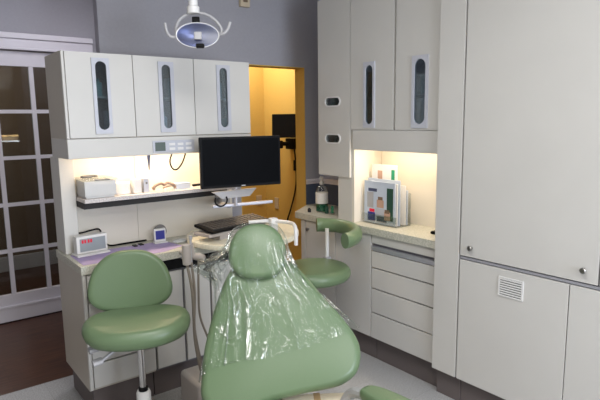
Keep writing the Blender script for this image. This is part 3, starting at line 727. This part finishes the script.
# ------------------------------------------------------------------ monitor, keyboard
t = thing('monitor', 'wide black monitor in front of the left wall cabinets', 'monitor', (1.622, 2.64, 1.15), rot=(0, 0, R(-12)))
b = B(); b.box(-.250, .240, -.012, .018, .034, .325, bev=.006); cs = b.out('casing', 'black', t, world=False)
b = B(); b.box(-.238, .228, -.0135, -.0122, .050, .313); b.out('screen', 'screen', t, world=False)
b = B(); b.box(-.012, .012, -.0135, -.0122, .039, .045); b.out('logo_mark', 'grey_plastic', t, world=False)
t2 = t
b = B(); b.prism([(-.15, .045), (.15, .045), (.10, 0), (-.09, 0)], -.01, .01, bev=.002, mtx=Matrix.Translation((1.60, 2.70, 1.115)) @ Matrix.Rotation(R(90), 4, 'X')); b.out('mount_plate', 'grey_plastic', t2)
b = B(); b.tube([(1.62, 2.72, 1.06), (1.62, 2.715, 1.20)], .009, smooth=False); b.out('stem', 'alu', t2)
b = B(); b.box(-.20, .19, -.0125, .0125, 1.053, 1.071, bev=.004, mtx=Matrix.Translation((1.685, 2.737, 0)) @ Matrix.Rotation(R(-10), 4, 'Z')); b.out('cross_bar', 'alu', t2)
b = B(); b.tube([(1.60, 2.76, 1.057), (1.60, 2.92, 1.057), (1.70, 3.04, 1.06)], .014, smooth=False); b.box(1.66, 1.76, 3.03, 3.055, 1.0, 1.12, bev=.006); b.out('arm', 'grey_plastic', t2)
b = B(); b.tube([(1.50+.04*math.cos(a), 2.685, 1.11+.035*math.sin(a)) for a in [R(v) for v in range(150, 400, 30)]], .005, n=8); b.out('cable_loop', 'black', t2)
kx = thing('keyboard', 'black computer keyboard tilted on the cream oval surface', 'keyboard', (1.60, 2.722, .886), rot=(0, 0, R(11)))
KR = Matrix.Translation((0, 0, .05)) @ Matrix.Rotation(R(8), 4, 'X')
b = B(); b.box(-.235, .235, -.085, .085, .012, .03, bev=.006, mtx=KR); b.out('case', 'black', kx, world=False)
b = B()
for i in range(15):
    for j in range(5):
        b.box(-.218+i*.0292, -.218+i*.0292+.024, -.070+j*.028, -.070+j*.028+.022, .0302, .037, mtx=KR)
b.out('keys', 'key_grey', kx, world=False)
b = B(); b.box(-.245, .20, -.07, .07, .03, .05, bev=.004); b.box(-.15, .15, -.05, .05, .0, .0299, bev=.004); b.out('base_tray', 'beige_plastic', kx, world=False)

# ------------------------------------------------------------------ things on the lit shelf
SZ = 1.1655
t = thing('storage_tub', 'clear plastic tub full of white supplies at the left end of the lit shelf', 'tub', (.88, 2.96, SZ))
b = B(); b.prism([(.805, 2.885), (.955, 2.885), (.955, 3.04), (.805, 3.04)], SZ, SZ+.012, bev=.002)
for (x0, x1, y0, y1) in ((.80, .965, 2.88, 2.884), (.80, .965, 3.041, 3.045), (.80, .804, 2.8841, 3.0409), (.961, .965, 2.8841, 3.0409)): b.box(x0, x1, y0, y1, SZ+.0125, SZ+.092)
b.out('body', mat('frosted', (222, 222, 222), .3, alpha=.75), t)
box(.792, .973, 2.872, 3.052, SZ+.0925, SZ+.104, bev=.004).out('lid', 'clear', t)
box(.85, .93, 2.869, 2.8715, SZ+.094, SZ+.101).out('lid_handle', 'smoke', t)
tag(box(.812, .953, 2.892, 3.032, SZ+.0125, SZ+.078, bev=.008).out('supply_pack', 'paper'), 'white packed supplies inside the clear tub on the lit shelf', 'supplies')
tag(B().tube([(.82+.04*math.cos(a)+.03, 2.96+.03*math.sin(a), SZ+.111) for a in [R(v) for v in range(0, 300, 25)]], .006, n=8).out('tubing_coil', 'smoke'), 'loose grey tubing coil lying on the lid of the clear tub', 'tubing')
tag(B().lathe([(.040, 0), (.044, .004), (.044, .062), (.040, .066), (0, .066)], (1.025, 2.96, SZ)).out('tissue_roll', 'paper'), 'bright white roll standing right of the clear tub on the shelf', 'roll')
b = thing('dispenser_box', 'white dispenser box with a rounded top right of the white roll', 'box', (1.095, 2.95, SZ))
box(1.075, 1.122, 2.915, 2.975, SZ, SZ+.082, bev=.006).out('carton', 'white_plastic', b)
b = thing('switch_box', 'small white box with a dark dot, fourth item along the shelf', 'box', (1.15, 2.95, SZ))
box(1.133, 1.167, 2.915, 2.975, SZ, SZ+.082, bev=.003).out('carton', 'frame', b)
B().lathe([(.006, 0), (.006, .002)], (1.150, 2.9148, SZ+.055), (0, -1, 0), 12).out('dial', 'smoke', b)
t = thing('safety_glasses', 'tan tinted safety glasses lying on the lit shelf', 'glasses', (1.25, 2.93, SZ))
b = B(); b.tube([(1.185, 2.90, SZ+.012), (1.195, 2.905, SZ+.034), (1.235, 2.91, SZ+.045), (1.255, 2.91, SZ+.036), (1.275, 2.91, SZ+.045), (1.31, 2.905, SZ+.032), (1.318, 2.90, SZ+.012)], .008); b.out('frame', 'goggle', t)
b = B(); b.box(1.19, 1.248, 2.898, 2.902, SZ+.0, SZ+.034, bev=.001); b.box(1.26, 1.315, 2.898, 2.902, SZ+.0, SZ+.034, bev=.001); b.out('lens', 'clear', t)
for x, d in ((1.19, 1), (1.314, -1)): B().tube([(x, 2.905, SZ+.025), (x+.01*d, 2.96, SZ+.02), (x+.03*d, 3.0, SZ+.006)], .004, n=8).out('temple', 'goggle', t)
t = thing('tissue_box', 'low pale box between the safety glasses and the black monitor', 'box', (1.38, 2.95, SZ))
box(1.335, 1.425, 2.92, 2.98, SZ, SZ+.035, bev=.002).out('carton', 'softblue', t)
tag(B().tube([(1.44, 2.92, SZ+.016), (1.58, 2.93, SZ+.016)], .0075, smooth=False).out('marker_pen', 'black'), 'thin black tool lying at the shelf edge behind the monitor', 'tool')
t = thing('hanging_cable', 'black cable loop hanging below the valance beside the monitor', 'cable', (1.36, 2.84, 1.38))
B().tube([(1.315, 2.862, 1.43), (1.275, 2.858, 1.35), (1.285, 2.856, 1.30), (1.315, 2.856, 1.292), (1.35, 2.856, 1.33), (1.38, 2.862, 1.40), (1.385, 2.865, 1.44)], .0045, n=8).out('cable', 'black', t)
b = B(); b.lathe([(.002, 0), (.010, .08), (.012, .1545)], (1.165, 2.90, 1.295)); tag(b.out('dental_wand', 'bluewand'), 'blue tapered wand hanging below the valance above the white boxes', 'wand')  # dark blue taper, pointed end down, under the valance

# ------------------------------------------------------------------ things on the left worktop
CZ = .8525
t = thing('digital_monitor', 'white tabletop device with red digits and grey screen at the left worktop corner', 'device', (.83, 2.95, CZ), rot=(0, 0, R(6)))
b = B(); b.box(-.085, .085, -.02, .03, .012, .108, bev=.006); b.box(-.092, .088, -.045, .05, 0, .0115, bev=.004); b.out('case', 'white_plastic', t, world=False)
b = B(); b.box(-.068, .072, -.0225, -.0203, .024, .094); sc = b.out('screen', 'greyscreen', t, world=False)
for x in (-.058, -.026):
    b = B()
    for q in range(2): b.box(x+q*.014, x+q*.014+.010, -.0235, -.0226, .070, .088)
    b.out('red_digits', 'red', sc, world=False)
tag(B().tube([(.77, 3.045, .965), (.80, 3.02, .962), (.86, 3.02, .97), (.905, 3.03, .965), (.925, 3.04, .90), (.96, 3.04, .863), (1.05, 3.045, .86), (1.18, 3.045, .86)], .005, n=8).out('power_cable', 'black'), 'black cable running behind the white device along the back panel', 'cable')
t = thing('timer', 'small white timer with a blue screen in the middle of the left worktop', 'timer', (1.23, 2.96, CZ), rot=(0, 0, R(-4)))
b = B(); b.box(-.036, .036, -.01, .012, .006, .085, bev=.005); b.box(-.04, .04, -.03, .03, 0, .0058, bev=.002); b.out('case', 'white_plastic', t, world=False)
b = B(); b.box(-.027, .027, -.0125, -.0103, .022, .074); b.out('screen', 'bluescreen', t, world=False)
b = B(); b.lathe([(0, 0), (.04, .0), (.043, .006), (.040, .014), (0, .016)], (1.262, 3.035, .905), (0, -1, .05), 24); b.lathe([(.008, 0), (.008, .05)], (1.262, 3.03, CZ)); b.lathe([(.03, 0), (.03, .006)], (1.262, 3.02, CZ)); tag(b.out('round_mirror', 'smoke'), 'round dark grey disc standing behind the white timer', 'disc')
b = B(); b.lathe([(0, 0), (.045, 0), (.05, .012), (.035, .022), (0, .024)], (1.40, 2.93, .886), n=24, sx=1.3); b.bm.free()
t = thing('clear_packet', 'crumpled clear plastic packet on the worktop right of the timer', 'packet', (1.33, 2.92, .851))
b = B(); b.pillow([(1.33+.045*math.cos(2*PI*k/20)+random.uniform(-.004, .004), 2.90+.03*math.sin(2*PI*k/20)+random.uniform(-.004, .004)) for k in range(20)], .005, .012, .0, dome=.008, mtx=Matrix.Translation((0, 0, .8515))); b.out('film', mat('packet_film', (226, 228, 228), .2, alpha=.7), t)

# ------------------------------------------------------------------ magazines in the acrylic rack
t = thing('magazine_rack', 'clear acrylic rack holding magazines in the lit niche', 'rack', (2.49, 2.36, .8955), rot=(0, 0, 0))
b = B(); b.box(2.425, 2.56, 2.172, 2.462, .8955, .900); b.box(2.425, 2.429, 2.172, 2.462, .9003, .96); b.box(2.556, 2.56, 2.172, 2.462, .9003, 1.10); b.out('body', 'clear', t)
def mag(x, y0, y1, z1, m, label, name='magazine', tilt=0, th=.006):
    tt = thing(name, label, name, (x, (y0+y1)/2, .9005), rot=(0, R(tilt), 0))
    h = z1-.9005; hw = (y1-y0)/2
    box(-th/2, th/2, -hw, hw, .0, h, bev=.001).out('pages', m, tt, world=False)
    return tt, hw, h
tt, hw, h = mag(2.436, 2.190, 2.455, 1.172, 'softblue', 'front magazine with people on its cover in the clear rack')
def patch(y0, y1, z0, z1, m, n, dx=.0036):
    box(-dx-.0006, -dx+.0001, y0, y1, z0, z1).out(n, m, tt, world=False)
patch(-.118, -.066, .03, .235, 'darkgreen', 'cover_photo')
patch(-.0655, .02, .012, .05, 'slate', 'cover_photo')
patch(.035, .10, .012, .07, 'navy', 'cover_block')
patch(.04, .085, .072, .092, 'red', 'cover_block')
patch(-.095, -.045, .03, .085, 'skin', 'cover_photo', .0042)
patch(-.09, -.05, .075, .098, 'brown', 'cover_photo', .0049)
patch(-.03, .01, .155, .175, 'brown', 'cover_photo')
patch(-.04, .02, .105, .155, 'skin', 'cover_photo')
patch(-.06, .03, .055, .10, 'frame', 'cover_photo')
patch(.05, .105, .10, .20, 'grey_plastic', 'cover_photo')
patch(.02, .095, .205, .225, 'bluewand', 'cover_title')
mag(2.452, 2.185, 2.45, 1.165, 'paper', 'white magazine directly behind the front one in the clear rack')
mag(2.470, 2.18, 2.455, 1.185, 'softblue', 'pale blue magazine in the middle of the clear rack')
tt, hw, h = mag(2.495, 2.23, 2.445, 1.275, 'paper', 'tall white leaflet with a green spine stripe rising above the other magazines', 'leaflet')
patch(-.09, -.062, .20, .345, 'teal', 'green_stripe')
patch(.015, .055, .265, .335, 'skin', 'cover_photo')
mag(2.520, 2.18, 2.455, 1.15, 'paper', 'white magazine behind the tall leaflet in the clear rack')
mag(2.540, 2.18, 2.455, 1.12, 'softblue', 'bluish magazine rearmost in the clear rack')
tag(box(2.455, 2.50, 1.89, 1.935, .8955, .912, bev=.005).out('stapler', 'black'), 'small black object on the right worktop against the tall cabinet', 'object')

# ------------------------------------------------------------------ bottle and bits on the right worktop
t = thing('pump_bottle', 'clear pump bottle with a pale label on the corner of the right worktop', 'bottle', (2.50, 2.96, .8955))
bx, by = 2.495, 2.96
b = B(); b.lathe([(.040, 0), (.045, .004), (.046, .10), (.045, .135), (.034, .157), (.016, .166), (.014, .172), (0, .172)], (bx, by, .8955)); b.out('body', 'clear', t)
B().lathe([(.0, .003), (.043, .004), (.043, .05), (0, .05)], (bx, by, .8957)).out('liquid', 'liquid', t)
B().lathe([(.0463, .052), (.0468, .053), (.0468, .12), (.0463, .121)], (bx, by, .8955)).out('label_band', 'paper', t)
b = B(); b.lathe([(.017, .1725), (.017, .19), (.006, .192), (.006, .21), (.013, .212), (.013, .222), (0, .223)], (bx, by, .8955)); b.tube([(bx, by, 1.113), (bx-.035, by-.02, 1.112)], .005, smooth=False); b.out('pump', 'white_plastic', t)
for ch_ in list(t.children):
    ch_.location = (0, 0, 0); ch_.data.transform(Matrix.Diagonal((1, 1, 1.15, 1)))
for i, (x, y, r, hh, m, l) in enumerate(((2.46, 2.865, .014, .055, 'darkgreen', 'small dark green jar just right of the pump bottle'), (2.50, 2.85, .013, .05, 'teal', 'small green capped vial in front of the corner panel'),
                                        (2.46, 2.80, .014, .06, 'clear', 'small clear vial beside the green ones on the right worktop'), (2.40, 2.99, .013, .03, 'dark', 'low dark jar at the cut corner of the right worktop'),
                                        (2.53, 2.79, .014, .07, 'grey_plastic', 'small grey vial nearest the corner panel'))):
    b = B(); b.lathe([(r, 0), (r, hh*.75), (r*.6, hh*.8), (r*.6, hh), (0, hh)], (x, y, .8955), n=16); tag(b.out('vial', m), l, 'vial', 'vials beside the pump bottle')

# torso bar of the assistant stool
st = bpy.data.objects['assistant_stool']
b = B(); L = []
for k in range(11):
    a = R(150-k*21); L.append((2.185+.125*math.cos(a)+(.0), 2.55+.20*math.sin(a), .835))
b.tube([(2.195, 2.66, .875), (2.235, 2.63, .875), (2.282, 2.54, .875), (2.270, 2.40, .875), (2.18, 2.265, .875), (2.07, 2.20, .875), (2.02, 2.195, .875)], .046, n=20, flat=.78)
for e in b.bm.faces: pass
o = b.out('torso_bar', 'vinyl', st)

# ------------------------------------------------------------------ armrest, towel
t = bpy.data.objects['dental_chair']
b = B(); b.pillow(superell(.05, .17, e=3), .022, .025, .025, dome=.004, mtx=Matrix.Translation((1.365, 1.20, .53)) @ Matrix.Rotation(R(5), 4, 'Z')); b.out('armrest', 'vinyl', t)
b = B(); b.tube([(1.36, 1.52, .36), (1.385, 1.48, .45), (1.38, 1.42, .49), (1.37, 1.34, .50)], .022); b.out('armrest_bracket', 'grey_plastic', t)
t = thing('folded_towel', 'cream towel with a tan band on the seat of the dental chair', 'towel', (1.29, 1.54, .4065))
b = box(-.16, .11, -.10, .08, 0, .02, bev=.008, mtx=Matrix.Translation((1.29, 1.54, .4065)) @ Matrix.Rotation(R(-34), 4, 'Z')); b.out('cloth', 'towel', t)
b = box(-.03, .00, -.101, .081, .0005, .0215, bev=.004, mtx=Matrix.Translation((1.29, 1.54, .4065)) @ Matrix.Rotation(R(-34), 4, 'Z')); b.out('band', 'tan', t)

# ------------------------------------------------------------------ wall box, yellow room
t = thing('wall_thermostat', 'small beige box on the grey wall above the doorway', 'thermostat', (2.06, WY-.02, 2.39))
box(2.025, 2.10, WY-.03, WY-.001, 2.345, 2.45, bev=.003).out('case', 'box_beige', t)
box(2.045, 2.08, WY-.032, WY-.0302, 2.375, 2.43).out('dial', 'brown', t)
t = thing('monitor', 'small black monitor on a wall arm in the yellow room beyond the doorway', 'monitor', (3.15, 4.35, 1.39), rot=(0, 0, R(-42)))
b = B(); b.box(-.10, .20, -.02, .02, 0, .235, bev=.006, mtx=Matrix.Rotation(R(-8), 4, 'X')); b.out('casing', 'black', t, world=False)
b = B(); b.tube([(2.98, 4.50, 1.325), (3.12, 4.42, 1.325), (3.28, 4.36, 1.325)], .022, smooth=False); b.box(3.24, 3.299, 4.30, 4.42, 1.27, 1.38, bev=.006); b.box(3.08, 3.18, 4.37, 4.44, 1.28, 1.36, bev=.01); b.out('arm', 'black', t)
t = thing('power_cable', 'black cable with an adapter hanging on the yellow wall', 'cable', (3.28, 4.35, .7))
B().tube([(3.28, 4.32, 1.27), (3.285, 4.31, 1.15), (3.285, 4.30, 1.0), (3.285, 4.32, .85), (3.285, 4.40, .65), (3.285, 4.47, .5), (3.285, 4.49, .3)], .008, n=8).out('cable', 'black', t)
box(3.265, 3.2985, 4.285, 4.325, 1.05, 1.16, bev=.006).out('adapter', 'black', t)
for i, (x, z) in enumerate(((2.0*1.6, .69),)):
    t = thing('wall_outlet', 'cream outlet plate low on the rear wall of the yellow room', 'outlet', (x, 4.87, z))
    box(x-.035, x+.035, 4.872, 4.8795, z-.055, z+.055, bev=.002).out('plate', 'box_beige', t)
t = thing('wall_outlet', 'cream outlet plate low on the right wall of the yellow room', 'outlet', (3.295, 4.68, .67))
box(3.292, 3.2995, 4.64, 4.71, .61, .73, bev=.002).out('plate', 'box_beige', t)
